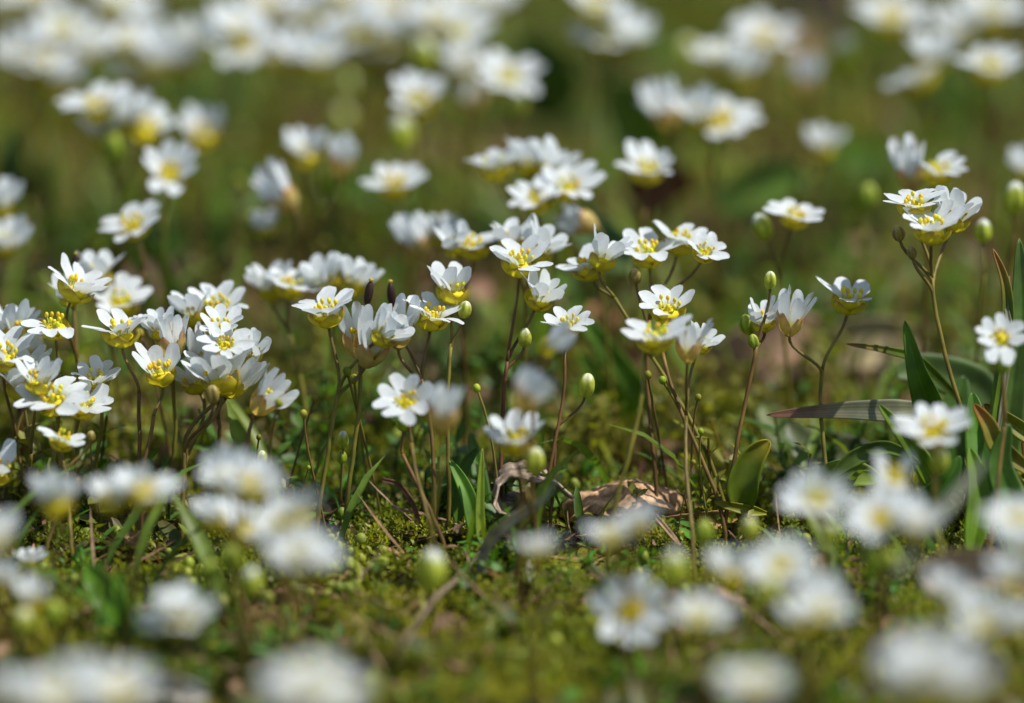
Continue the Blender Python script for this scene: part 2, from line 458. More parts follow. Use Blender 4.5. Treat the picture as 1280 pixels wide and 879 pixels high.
P('lone dim half-closed head beside the big soft cluster', 44, [(251, 160, 's')])
P('open blossom with four broad petals turned towards the viewer', 27, [(212, 213, 'o', 6, 35, 1.08)])
P('single blossom tipped sideways with petals spread in two wings', 18, [(165, 276, 'o', -12, 22, 1.05)])
P('two white heads one over the other, cut by the side edge', 28, [(4, 247, 's'), (8, 297, 's', 15, 10)])
P('closed blossom leaning away with its reddish sepals turned down', 26, [(345, 236, 'c', -38, 5, 1.15), (331, 278, 's', -8, 0, .75)])
P('small pair of heads with round green buds underneath', 36, [(379, 186, 's', -10, 5, .9), (428, 190, 'c', 5, 5, .95), (409, 230, 'b', 0, 0, 1.2)])
P('upper pale disc-like bud far behind, above the small pair', 88, [(433, 112, 't', 0, 0, 1.3)], name='budding_plant')
P('lower pale disc-like bud far behind, above the small pair', 88, [(428, 154, 't', 0, 0, 1.3)], name='budding_plant')
P('rounded open blossom with orange-tinted middle and yellow cup', 30, [(493, 226, 'o', 0, 14, 1.02)])
P('bright yellow-centred blossom with a second head cut by the top edge', 58, [(760, 42, 'o', 0, 25, 1.1), (744, 6, 'o'), (786, 40, 's', 20, 10)])
P('faint greenish disc of a bud in the brown gap', 74, [(859, 72, 't', 0, 0, 1.6)], name='budding_plant')
P('half-closed white head leaning against its tan sepals', 42, [(826, 130, 'c', -28, 5, 1.1)])
P('broad open blossom with wide petals and pale yellow middle', 40, [(902, 146, 'o', 4, 22, 1.15), (872, 138, 's', -15, 8, .95)])
P('row of side-on heads like a little crown, with cupped yellow bases', 22, [(618, 204, 'o', -10, 0), (660, 196, 's', -4, -4), (692, 202, 's', 8, -4)])
P('pair of open yellow-centred heads directly under the little crown', 18, [(710, 230, 'o', 6, 20), (672, 246, 'o', -4, 15)])
P('closed blossom lying on its side with a reddish cup', 18, [(716, 274, 'c', -72, 0, 1.0)])
P('blossom seen from its yellow cup with petals like two raised wings', 24, [(810, 208, 'o', 4, 12, 1.05)])
P('soft closed head beside the sharper row of open blossoms', 24, [(516, 294, 'c', -30, 5, 1.05), (552, 288, 's', 10, 0, .85)])
P('open blossoms with gold stamens, just behind the sharp central row', 10, [(592, 302, 'o', 0, 8, 1.0), (566, 300, 's', -20, 5, .85)])
P('grey shaded petals of two heads behind the central open blossom', 9, [(640, 292, 's', -5, -6), (678, 304, 's', 22, 0)])
P('sharp open blossom on a curved olive stem with a cupped head and bud below', 1.5, [(651, 322, 'o', 4, 8, 1.06, 1), (677, 364, 's', 18, 14, .95, 0), (656, 424, 't', 4, 0, .92, 0)], base=(627, 600), junc=(634, 452))
P('upright twin heads on a slanting stem, petals shaded grey', 3, [(735, 328, 'o', -16, 4, .98), (757, 312, 's', 16, -8, .98)], base=(800, 440), junc=(768, 372), fuse=3)
P('cluster of three open blossoms over one round brown bud', 4, [(810, 310, 'o', -4, 8, 1.08), (850, 296, 'o', 10, 4, 1.0, 3), (882, 312, 'o', 14, 26, .72), (794, 347, 'n', -8, 0, .95)], base=(815, 580), junc=(812, 400), brown=.8)
P('smallest sharp blossom with four petals and a thin purple stem', -1, [(710, 402, 'o', 0, 18, .82)], base=(690, 600), junc=(706, 440), brown=.9, thick=.8)
P('soft closed head leaning over, with a tan bud beneath it', -15, [(697, 424, 'y', 50, 5, .85), (680, 452, 'n', 20, 0, 1.2)])
P('grey shaded half-closed head out of focus near the plump green bud', -27, [(664, 484, 'c', 28, -5, .95)])
P('plump striped green bud with a white tip on a purple stalk', -1, [(733, 484, 't', 8, 2, 1.15)], base=(690, 640), junc=(693, 545), brown=1, name='budding_plant', thick=.8)
P('open blossom at the head of the pyramid of three', 0, [(835, 382, 'o', -2, 20, 1.0)], base=(884, 620), brown=.7)
P('slightly soft blossom with big yellow cup, lower corner of the pyramid of three', -9, [(819, 416, 'o', -6, 12, 1.06)], base=(782, 600), junc=(805, 446))
P('shaded closed blossom with peach cup in the pyramid of three', -6, [(862, 422, 'c', 4, 4, .95), (880, 424, 's', 24, 6, .7, 4)], base=(862, 640), brown=.5)
P('half-open blossom and green buds on a brown arching stem', 0, [(954, 394, 's', -6, 8, .8), (963, 352, 't', 0, 0, .85), (942, 428, 'b', -10, 0, .75, 0), (935, 408, 'b', -18, 0, 1.1, 3)], base=(922, 575), junc=(946, 432), brown=.8)
P('forked plant with a wide yellow-cupped blossom and a withered grey head', 2, [(990, 388, 'c', 6, 0, .98), (1062, 368, 'o', 6, 6, 1.08)], base=(1032, 590), junc=(1028, 462), brown=.3)
P('tallest sharp plant with three open blossoms and two brown side buds', 0, [(1143, 250, 'o', -6, 6, 1.0, -.5), (1166, 280, 'o', 3, 4, 1.08, -2.5), (1196, 262, 's', 18, -8, 1.05, 2), (1123, 293, 'n', -14, 0, .95, -1), (1140, 317, 'n', -10, 0, .75, -1)], base=(1196, 515), junc=(1165, 342), brown=.35, thick=1.1)
P('soft white pair just behind the tallest plant', 17, [(1134, 204, 'c', -14, 2, 1.1), (1172, 210, 'o', 8, 10, 1.0)])
P('yellow-cupped blossom leaning over a long green bud', 14, [(995, 266, 'o', 14, 6, .92), (953, 286, 'w', -24, 0, 1.15)])
P('lone dim white head floating over dark green ground', 50, [(1029, 176, 's', 0, -5, .85)])
P('round green bud, very soft, behind the sharp forked plants', 34, [(1085, 248, 'b', 0, 0, 1.3)], name='budding_plant')
P('small white-tipped bud beside the tallest plant', 14, [(1229, 291, 'w', 0, 0, 1.0)], name='budding_plant')
P('white-tipped bud with a green cup at the side edge', 20, [(1268, 250, 'w', 4, 0, 1.35)], name='budding_plant')
P('pale head cut by the side edge above the green-cupped bud', 38, [(1284, 205, 's', 0, 0, .8)])
P('open blossom with lime cup near the top corner', 62, [(1115, 18, 'o', 0, 14, 1.12)])
P('paired heads in the far top corner', 66, [(1237, 12, 'o', 0, 14, 1.1), (1198, 34, 's')])
P('bluish shaded heads low beside the bright corner blossom', 52, [(1166, 66, 's', 6, -6), (1147, 95, 'o', -25, -8, .95)])
P('bright open blossom with lime cup under the corner pair', 44, [(1239, 80, 'o', 4, 10, 1.12)])
P('soft open blossom with pale middle below the top edge, over brown ground', 64, [(955, 44, 'o', 4, 16, 1.05)])
P('pair of overlapping heads on an orange-tan cup', 58, [(905, 68, 'o', -8, 6), (928, 82, 's', 10, 0)])
P('dim closed head with a pink cup in the brown area', 60, [(1008, 92, 'c', 0, 0, .9)])
P('round pale bud next to the pink-cupped head', 66, [(1055, 76, 'w', 0, 0, 1.7)], name='budding_plant')
P('small facing blossom caught among the tall grass blades, bud below', -10, [(1250, 420, 'o', -4, 42, .8), (1254, 458, 'b', 4, 0, .95)], base=(1244, 640))
# the side cluster, in focus
P('soft pair of blossoms behind the leaning one with the dark pod', 15, [(124, 334, 's', -4, 0, 1.0), (151, 374, 'o', 6, 18, 1.05)])
P('leaning sharp blossom with full yellow cup and a dark pod tip behind', 3, [(98, 354, 'o', 24, 0, 1.05), (94, 330, 'p', 4, 0, .9, 4), (86, 362, 's', -12, 0, .8, 4)])
P('wide star-like blossom with yellow stamens above the white mass', 0, [(68, 401, 'o', -2, 12, 1.0)], base=(66, 620))
P('two soft white heads crowding the side edge', 6, [(4, 408, 'c', -10, 0, 1.1), (38, 424, 's', 0, 0, 1.05), (16, 400, 's', -4, 0, 1)])
P('blossom with deep yellow cup and one petal curled over its middle', 0, [(151, 409, 'o', -2, 4, 1.06)], base=(176, 610), junc=(174, 492), brown=.85)
P('open blossom cut by the side edge, bright yellow middle', -2, [(6, 440, 'o', 6, 14, 1.08), (36, 452, 's', 0, 0, .9, 4)])
P('upright half-open heads rising from the white mass at the side', -3, [(26, 474, 's', -6, -2, 1.02), (50, 468, 's', 8, -4, .92)])
P('widest sharp blossom facing up with a round yellow middle', -4, [(66, 494, 'o', -6, 26, 1.12)], base=(84, 640))
P('blossom peeking out beside the widest one, petals spread flat', -2, [(104, 502, 'o', 14, 10, .98)])
P('small sharp blossom with round petals above the flat one', 0, [(120, 472, 'o', 2, 22, .84)])
P('small open head with dark stems crossing it and a tan bud', -5, [(80, 546, 'o', 22, 14, .78), (113, 547, 'n', 10, 0, .7)], base=(60, 700), junc=(84, 590))
P('tall closed head with crumpled petals in the middle of the side cluster', 3, [(212, 414, 'c', -4, 0, 1.12), (196, 404, 's', -16, 0, .8)])
P('half-open blossom with one petal stretched sideways over a green-gold cup', -1, [(198, 456, 's', -10, 2, 1.02)], base=(176, 610), junc=(192, 520), brown=.8)
P('open blossom with soft petals behind at the back of the side cluster', 6, [(272, 379, 'o', 4, 10, 1.05), (240, 382, 's', -10, -4, 1.0)])
P('pair of a small star blossom and a closed head in the side cluster', 1, [(276, 406, 'o', 2, 22, .86), (250, 432, 'y', -4, 0, .95), (282, 428, 'o', 10, 34, .75, -3)])
P('largest ragged blossom with gold cup, brown bud and dry petals', -1, [(272, 458, 's', -8, 2, 1.3), (304, 466, 'y', 34, 0, 1.1), (316, 434, 's', 16, 10, .8, 2), (266, 495, 'n', -4, 0, 1.1, -4), (238, 470, 's', -30, 0, .9, 3)], base=(228, 700), junc=(230, 560), thick=1.2)
P('closed head bent over on its own, salmon sepals and grey petals', -4, [(338, 492, 'c', 38, 4, 1.0)], base=(300, 620), junc=(316, 524), brown=.8)
P('soft pair of heads on a kinked stem, to the side of the pods', 14, [(337, 350, 's', -8, 0, 1.0), (364, 352, 'o', 8, 4, .96)], base=(385, 560), junc=(360, 412))
P('soft twin heads just above the flower with the two dark pods', 14, [(404, 344, 's', -10, 0, 1.0), (445, 344, 's', 12, 0, 1.0)])
P('forked plant carrying a crisp open blossom and a big drooping closed one', 0, [(407, 384, 'o', -8, 4, 1.08, 0), (468, 420, 'c', 16, 12, 1.3, -1), (486, 412, 's', 46, 6, .9, -2)], base=(406, 604), junc=(423, 488), brown=.25, thick=1.1)
P('closed head with a dark seed pod poking out, on a straight golden stem', 1, [(444, 412, 'c', -10, 2, 1.1), (461, 366, 'p', 10, 0, 1.1, 1)], base=(435, 660), junc=(450, 450), brown=.2, thick=1.1)
P('pale-stalked head with dark pod beside a neat open blossom', 1, [(500, 402, 'c', 4, 4, 1.05), (489, 368, 'p', -4, 0, 1.1, 3), (541, 390, 'o', 8, 4, 1.0, 0)], base=(548, 690), junc=(527, 474), brown=.75)
P('raised blossom shaped like an open V with a round bud under it', 2, [(567, 352, 's', 4, -4, 1.08), (581, 389, 't', 10, 0, .85)], base=(560, 620), junc=(564, 430), brown=.3)
P('small blossom facing the viewer low among the stems', -8, [(508, 500, 'o', -2, 38, .92)], base=(540, 680), brown=.6)
P('second brown stem beside the low facing blossom with a hidden green cup', -4, [(505, 528, 'b', 0, 0, 1.1)], base=(552, 690), brown=.8, name='budding_plant')
P('grey closed head, blurred, in front of the stems', -22, [(555, 504, 'c', 3, 0, 1.08)])
P('open half-blurred blossom over the curled dead leaf with pinkish bud', -14, [(645, 545, 'o', 0, 6, 1.08), (668, 578, 't', 8, 0, 1.2)])
P('tiny round bud with white tip between two straight stems', 3, [(429, 551, 'w', 0, 0, .72), (427, 573, 'b', 0, 0, .72)], name='budding_plant', thick=.7)
P('glossy yellow-white bud behind the blurred low pair', 0, [(327, 574, 't', 4, 0, .72)], name='budding_plant', thick=.7)
# the near, blurred ones
P('white petals poking in at the side edge above the blurred row', -5, [(-2, 580, 's', 10, 10, 1.0)])
P('first blurred head of the low row, wide white brush over a cup', -36, [(72, 616, 's', -4, -6, 1.1), (58, 612, 's', -18, -4, .9)])
P('middle narrow head of the blurred low row', -37, [(138, 616, 's', 0, 4, .9)])
P('third blurred head of the low row with spread petals', -36, [(180, 610, 'o', 4, -4, 1.05), (166, 604, 's', -14, -4, .8)])
P('broad blurred blossom with deep yellow middle above the shaded bunch', -36, [(284, 594, 'o', -10, 6, 1.05), (314, 604, 'o', 14, 24, 1.05)])
P('blurred sloping pair of blossoms over yellow-green cups', -27, [(270, 640, 's', -10, 0, .9), (308, 658, 'o', 12, 12, 1.0)])
P('dim greyish petals behind the large near bunch', -52, [(370, 632, 's', 0, -10, 1.0)])
P('large near bunch with greenish cup, strongly blurred', -60, [(376, 690, 'o', -4, 6, 1.1), (400, 700, 's', 10, 0, .9), (360, 704, 's', -14, 0, .8)])
P('small blurred bud under the sloping pair', -34, [(315, 730, 'w', 0, 0, 1.2)], name='budding_plant')
P('grey near head leaving the picture at the side edge', -56, [(-6, 668, 's', 0, 0, 1.0)])
P('small slender white head low at the side', -14, [(37, 696, 's', 6, 0, .55)])
P('blurred pale blossom with lime cup low at the side', -36, [(40, 742, 's', 0, 0, .85), (0, 718, 's', 6, 0, .8)])
P('round blurred blossom standing alone on the moss', -52, [(225, 768, 'o', 0, 0, 1.12), (222, 758, 's', 0, 0, .9)])
P('strongly blurred head filling the bottom corner', -88, [(22, 864, 's', 0, 0, 1.0), (70, 866, 'o', 0, 5, 1.0)])
P('strongly blurred head beside the bottom corner one', -86, [(150, 860, 'o', 0, 8, 1.1)])
P('very large soft white bloom rising over the bottom edge', -98, [(384, 850, 'o', -5, 8, 1.15), (412, 862, 'o', 8, 0, 1.0)])
P('single big bud with white tip in front of the moss', -30, [(539, 716, 'w', 2, -4, 1.55)], name='budding_plant')
P('flat washed-out blossom in front of the dead leaves', -50, [(674, 684, 'o', 0, -14, .85)])
P('blurred bluish heads hiding the bark flake', -50, [(764, 668, 'o', -4, -10, .92), (800, 648, 's', 6, 0, .75)])
P('blurred blossom tipped fully towards the viewer, golden middle', -36, [(788, 762, 'o', -6, 50, 1.15)])
P('greenish blurred bud above the shaded near head', -46, [(842, 714, 'w', 0, 0, 1.5)], name='budding_plant')
P('shaded blurred blossom beside the one tipped towards the viewer', -64, [(874, 768, 'o', 4, 4, 1.0)])
P('bluish narrow blurred head under two green buds', -50, [(910, 706, 's', 0, 0, .9)])
P('blurred blossom with soft yellow middle and a shaded head beneath', -58, [(976, 704, 'o', -6, 20, 1.05), (1022, 742, 's', 12, 0, 1.0)])
P('blurred fan-shaped blossom with a bud tucked under it', -42, [(1022, 622, 'o', -2, 8, 1.08), (1037, 668, 'w', 4, 0, 1.05)])
P('blurred blossom in front of the dark hollow under the leaves', -32, [(1118, 594, 'o', 2, 8, .98)])
P('pair of bulky blurred heads on a thick green cup', -50, [(1100, 645, 'o', -4, 6, 1.05), (1142, 650, 's', 8, 0, 1.0)])
P('blurred blossom with golden middle and a yellow bud, before the grass', -20, [(1168, 533, 'o', 0, 18, 1.12), (1174, 578, 't', 4, 0, 1.1)], base=(1180, 700))
P('blurred head cut by the side edge under the grass', -55, [(1272, 648, 'o', -4, 4, 1.1), (1276, 676, 's', 0, 0, .9)])
P('blurred lime-cupped head above the largest near bloom', -62, [(1182, 734, 's', 2, -4, .9)])
P('blurred pair low at the side edge next to the tan leaf', -72, [(1229, 778, 'o', 0, 8, .95), (1276, 776, 's', 0, 0, .9)])
P('largest near bloom, almost melted into a white disc', -106, [(1166, 838, 'o', 0, 18, 1.3), (1136, 846, 's', -12, 0, 1.15), (1200, 850, 's', 14, 0, 1.15)])
P('pale ghostly bloom at the bottom edge', -92, [(944, 852, 'o', 0, 6, 1.0)])
P('small green bud before the straw, upper one of two', -22, [(880, 668, 'b', 0, 0, 1.25)], name='budding_plant')
P('small yellowish bud before the straw, lower one of two', -25, [(937, 663, 't', 0, 0, 1.05)], name='budding_plant')
P('greenish bud cluster under the bulky blurred heads', -44, [(1090, 702, 'b', -10, 0, 1.4), (1112, 706, 'b', 8, 0, 1.3)], name='budding_plant')
P('bright green bud resting between the curled leaf and the bark', 6, [(707, 633, 'b', -40, 10, 1.1), (718, 640, 'b', 40, 10, .8)], name='budding_plant')

P('soft round head low behind the large near bunch', -46, [(340, 676, 's', -10, 0, .9), (352, 652, 'o', 0, 10, .9)])
P('blurred cream-yellow head between the bottom corner heads and the very large bloom', -84, [(98, 842, 's', 0, 0, .9)])
P('blurred white head low behind the pale ghostly bloom', -66, [(1002, 768, 's', 0, 0, .95), (1030, 760, 'o', 0, 0, .9)])
P('blurred lime bud standing above the pale ghostly bloom', -60, [(960, 740, 't', 0, 0, 1.5)], name='budding_plant')
P('blurred pair of lime buds beside the pale blossom low at the side', -36, [(66, 768, 'b', 0, 0, 1.3), (30, 780, 't', 0, 0, 1.3)], name='budding_plant')
P('blurred pair of green buds beneath the sloping pair', -30, [(290, 700, 'b', 0, 0, 1.4), (262, 716, 'b', 0, 0, 1.2)], name='budding_plant')
P('small blurred head with lime cup beside the tan leaf at the edge', -64, [(1262, 716, 's', 0, 0, .9), (1212, 752, 's', 0, 0, .85)])
# ------------------------------------------------------------------ ground cover nobody could count
def scatter(name, label, cat, protos, pos, az, tilt, tdir, sc, cols, mat, vary=.25):
    """many copies of small templates joined into one stuff mesh"""
    Vs, Fs, Cs = [], [], []; off = 0
    which = rg.integers(0, len(protos), len(pos))
    for pi, (pv_, pf_, pc_) in enumerate(protos):
        idx = np.nonzero(which == pi)[0]
        if not len(idx): continue
        v = np.asarray(pv_, float); f = np.asarray(pf_, int); c = np.asarray(pc_, float)
        a = az[idx]; ca, sa = np.cos(a), np.sin(a)
        x = v[None, :, 0] * ca[:, None] - v[None, :, 1] * sa[:, None]; y = v[None, :, 0] * sa[:, None] + v[None, :, 1] * ca[:, None]
        z = np.repeat(v[None, :, 2], len(idx), 0)
        ax = np.stack([-np.sin(tdir[idx]), np.cos(tdir[idx]), 0 * a], -1); ct, st_ = np.cos(tilt[idx])[:, None], np.sin(tilt[idx])[:, None]
        p = np.stack([x, y, z], -1)
        k = ax[:, None, :]
        p = p * ct[..., None] + np.cross(np.broadcast_to(k, p.shape), p) * st_[..., None] + k * (p * k).sum(-1, keepdims=True) * (1 - ct)[..., None]
        p = p * sc[idx][:, None, None] + pos[idx][:, None, :]
        Vs.append(p.reshape(-1, 3)); Fs.append((f[None] + (np.arange(len(idx)) * len(v))[:, None, None] + off).reshape(-1, f.shape[1]))
        cc = c[None] * cols[idx][:, None, :]
        Cs.append(cc.reshape(-1, 3)); off += len(idx) * len(v)
    V = np.concatenate(Vs) * MM; F = np.concatenate(Fs); C = np.concatenate(Cs)
    me = bpy.data.meshes.new(name); nf, k = F.shape
    me.vertices.add(len(V)); me.vertices.foreach_set('co', V.astype(np.float32).ravel())
    me.loops.add(nf * k); me.loops.foreach_set('vertex_index', F.astype(np.int32).ravel())
    me.polygons.add(nf); me.polygons.foreach_set('loop_start', np.arange(0, nf * k, k, dtype=np.int32))
    me.update(calc_edges=True)
    a = me.attributes.new('Col', 'FLOAT_COLOR', 'POINT'); c4 = np.ones((len(V), 4), np.float32); c4[:, :3] = C; a.data.foreach_set('color', c4.ravel())
    me.polygons.foreach_set('use_smooth', np.ones(nf, bool))
    me.materials.append(mat)
    o = bpy.data.objects.new(name, me); COL.objects.link(o)
    tag(o, label, cat, kind='stuff'); return o

def patch(x, y, s, seed):
    """slow 0..1 noise for clumping"""
    g = np.random.default_rng(seed); v = 0
    for i in range(5):
        a = g.uniform(0, 6.28); q = s * g.uniform(.6, 1.7)
        v = v + np.sin((x * math.cos(a) + y * math.sin(a)) * 6.28 / q + g.uniform(0, 6.28))
    return .5 + v / 6.0
def place(n, x0, x1, y0, y1, s=None, seed=0, thr=.5, soft=.2):
    X = rg.uniform(x0, x1, n); Y = rg.uniform(y0, y1, n)
    if s:
        k = rg.random(n) < np.clip((patch(X, Y, s, seed) - thr) / soft + .5, 0.04, 1); X = X[k]; Y = Y[k]
    return np.stack([X, Y, gz(X, Y)], -1)
def tint(n, a, b, sp=.25):
    t = rg.random((n, 1)); c = np.array(a) * (1 - t) + np.array(b) * t
    return c * (1 + rg.uniform(-sp, sp, (n, 1)))

def shoot(seed, h=2.2, nl=12, ll=1.0, w_=.17):
    r = random.Random(seed); g = []
    for i in range(nl):
        t = i / (nl - 1); a = i * 2.4 + r.uniform(-.3, .3); el = R(15 + 55 * t)
        L = ll * (1 - .45 * abs(t - .4)) * r.uniform(.8, 1.15); ww = w_ * r.uniform(.8, 1.2)
        b = (0, 0, h * t)
        pts = [(0, 0, 0), (L * .45, -ww, L * .5 * math.sin(el)), (L * .45, ww, L * .5 * math.sin(el)), (L, 0, L * math.sin(el) * .75)]
        v = [(x * math.cos(a) * math.cos(el) - y * math.sin(a), x * math.sin(a) * math.cos(el) + y * math.cos(a), z + b[2]) for x, y, z in pts]
        g.append((v, [(0, 1, 3), (0, 3, 2)], [(.8 + .4 * t,) * 3] * 4))
    return gjoin(g)
def small_leaf(L, W, bend, fold, lift=30):
    v, f, c = leaf_geo(L, W, bend, fold, 5, 3, lift, col=(1, 1, 1))
    return v, f, c

def U(n, a, b): return rg.uniform(a, b, n)
# moss: thick near the focus, thinner behind
pos = np.concatenate([place(30000, -75, 75, -45, 45, 22, 1, .3, .3), place(9000, -100, 100, 45, 210, 38, 2, .52, .12), place(2500, -140, 140, -120, -40, 30, 3, .4)])
n = len(pos); pat = patch(pos[:, 0], pos[:, 1], 26, 4)[:, None]
col = tint(n, (.23, .23, .014), (.33, .31, .02)) * (1 - pat) + tint(n, (.09, .145, .012), (.15, .20, .016)) * pat
scatter('moss', 'low yellow-green moss covering the soil between the flower stems', 'moss', [shoot(1), shoot(2, 1.5, 8), shoot(3, 2.6, 12, .8)], pos, U(n, 0, 6.28), np.abs(rg.normal(0, .35, n)), U(n, 0, 6.28), U(n, .55, 1.15), col, M_COVER)
# broader little leaves
pos = np.concatenate([place(6500, -75, 75, -45, 50, 18, 7, .42, .3), place(6500, -105, 105, 50, 220, 34, 8, .52, .12), place(900, -120, 120, -110, -45)])
n = len(pos); pos[:, 2] += U(n, .2, 2.6) * (patch(pos[:, 0], pos[:, 1], 15, 9) > .4)
pat = patch(pos[:, 0], pos[:, 1], 34, 12)[:, None] > .52
col = np.where(pat, tint(n, (.06, .17, .018), (.10, .24, .025)), tint(n, (.15, .18, .010), (.22, .22, .014)))
red = rg.random(n) < .1; col[red] = tint(red.sum(), (.16, .07, .03), (.10, .04, .03))
scatter('low_leaves', 'tiny glossy green and reddish leaves mixed through the moss', 'ground cover', [small_leaf(2.2, .5, -30, .2, 40), small_leaf(1.6, .3, -50, .4, 60), small_leaf(3.2, .42, -20, .3, 25), small_leaf(2.6, .26, 20, .3, 50)], pos, U(n, 0, 6.28), np.abs(rg.normal(0, .5, n)), U(n, 0, 6.28), U(n, .5, 1.2) * (1 + 1.1 * (pos[:, 1] > 60)), col, M_COVER)
# round capsules and tiny bud heads
bl = ball((.5, .5, .55), (0, 0, 1.9), 7, 8, .12); bs = tube([(0, 0, 0), (0, .05, .8), (0, 0, 1.5)], [.07, .06, .06], 4, False)
q4 = lambda vf: (vf[0], [f for f in vf[1] if len(f) == 4])
cap = gjoin([solid(q4(bl), (1, 1, 1)), solid(q4(bs), (.7, .5, .3))])
pos = np.concatenate([place(650, -70, 70, -45, 30, 14, 21, .55, .2), place(700, -90, 90, 30, 190, 20, 22, .55), place(60, -22, -12, -16, -2)])
n = len(pos)
scatter('moss_capsules', 'round yellow-green beads standing on hair-thin stalks in the moss', 'moss capsules', [cap], pos, U(n, 0, 6.28), np.abs(rg.normal(0, .3, n)), U(n, 0, 6.28), U(n, .6, 1.35), tint(n, (.36, .38, .05), (.20, .28, .03)), M_BUD)
# upright leafy sprigs
def sprig(seed, h):
    r = random.Random(seed); g = []
    b = bez(Vector((0, 0, 0)), Vector((r.uniform(-1, 1), 0, h * .3)), Vector((0, r.uniform(-1, 1), h * .6)), Vector((r.uniform(-1.5, 1.5), r.uniform(-1.5, 1.5), h)), 7)
    g.append(solid(q4(tube(b, [.13] * 7, 4, False)), (1.1, .75, .9)))
    for i in range(9):
        p = b[min(6, 1 + i * 6 // 9)]; L = r.uniform(1.3, 2.6); lf = leaf_geo(L, L * r.uniform(.16, .3), r.uniform(-50, 10), .3, 5, 3, r.uniform(10, 65), col=(1, 1, 1))
        g.append(spin(lf, i * 2.4 + r.uniform(-.4, .4), tuple(p)))
    return gjoin(g)
pos = np.concatenate([place(900, -75, 75, 2, 50, 16, 61, .42, .25), place(260, -75, 75, -45, 2, 16, 61, .5, .2), place(2200, -105, 105, 50, 225, 30, 62, .5, .15)]); n = len(pos)
pat = patch(pos[:, 0], pos[:, 1], 40, 63)[:, None] > .5
scatter('leafy_sprigs', 'small tangled leafy sprigs crowding round the feet of the stems', 'undergrowth', [sprig(i, 5 + i) for i in range(5)], pos, U(n, 0, 6.28), np.abs(rg.normal(0, .3, n)), U(n, 0, 6.28), np.where(pos[:, 1] < 0, U(n, .4, .7), U(n, .6, 1.15)), np.where(pat, tint(n, (.06, .13, .02), (.10, .19, .025)), tint(n, (.13, .14, .016), (.20, .19, .025))), M_COVER)
# brown litter
lit = [small_leaf(9.0, .12, 20, .2, 10), small_leaf(6.0, .10, -30, .2, 30), small_leaf(3.2, .55, 25, -.3, 5), small_leaf(5.0, .22, 10, .2, 4), small_leaf(2.4, .9, 40, .5, 10), small_leaf(7.0, .2, -14, .2, 8)]
pos = np.concatenate([place(4000, -80, 80, -45, 50, 25, 31, .42), place(8500, -110, 110, 50, 230, 45, 32, .46, .15), place(500, -120, 120, -110, -45)])
n = len(pos); pos[:, 2] += U(n, .1, 1.2)
col = np.where(rg.random((n, 1)) < .6, tint(n, (.18, .10, .045), (.30, .19, .12)), tint(n, (.07, .04, .025), (.13, .07, .04)))
scatter('leaf_litter', 'brown and tan scraps of dead leaves and straw among the moss', 'leaf litter', lit, pos, U(n, 0, 6.28), np.abs(rg.normal(0, .25, n)), U(n, 0, 6.28), U(n, .5, 1.3), col, M_DRY)
# short grass and thin bare stalks
gr = [small_leaf(12, .8, -40, .5, 80), small_leaf(10, .4, -20, .5, 85), small_leaf(18, .6, -60, .5, 80)]
pos = np.concatenate([place(300, -80, 80, -20, 50, 20, 41, .5), place(1700, -105, 105, 50, 230, 34, 42, .56, .1)]); n = len(pos)
scatter('short_grass', 'thin green grass blades among the flower stems', 'grass', gr, pos, U(n, 0, 6.28), np.abs(rg.normal(0, .2, n)), U(n, 0, 6.28), U(n, .5, 1.15), tint(n, (.07, .14, .018), (.15, .19, .022)), M_COVER)
hs = []
for i in range(4):
    b = [Vector((0, 0, 0)), Vector((.4 * math.sin(i), .5, 6)), Vector((.8 * math.cos(i), -.3, 12)), Vector((math.sin(i * 2) * 2, 1, 17))]
    hs.append(gjoin([solid(q4(tube(bez(*b, 8), [.14] * 8, 5, False)), (1, 1, 1)), solid(q4(ball((.45, .45, .5), tuple(b[3]), 5, 6)), (1.5, 2.2, .6))]))
pos = np.concatenate([place(130, -80, 80, -6, 50, 20, 51, .5), place(1300, -100, 100, 50, 220, 24, 52, .5)]); n = len(pos)
scatter('bare_stalks', 'fine brown and olive stalks standing up from the moss', 'stalks', hs, pos, U(n, 0, 6.28), np.abs(rg.normal(0, .22, n)), U(n, 0, 6.28), U(n, .4, 1.05), tint(n, (.20, .11, .045), (.20, .20, .03)), M_STEM)

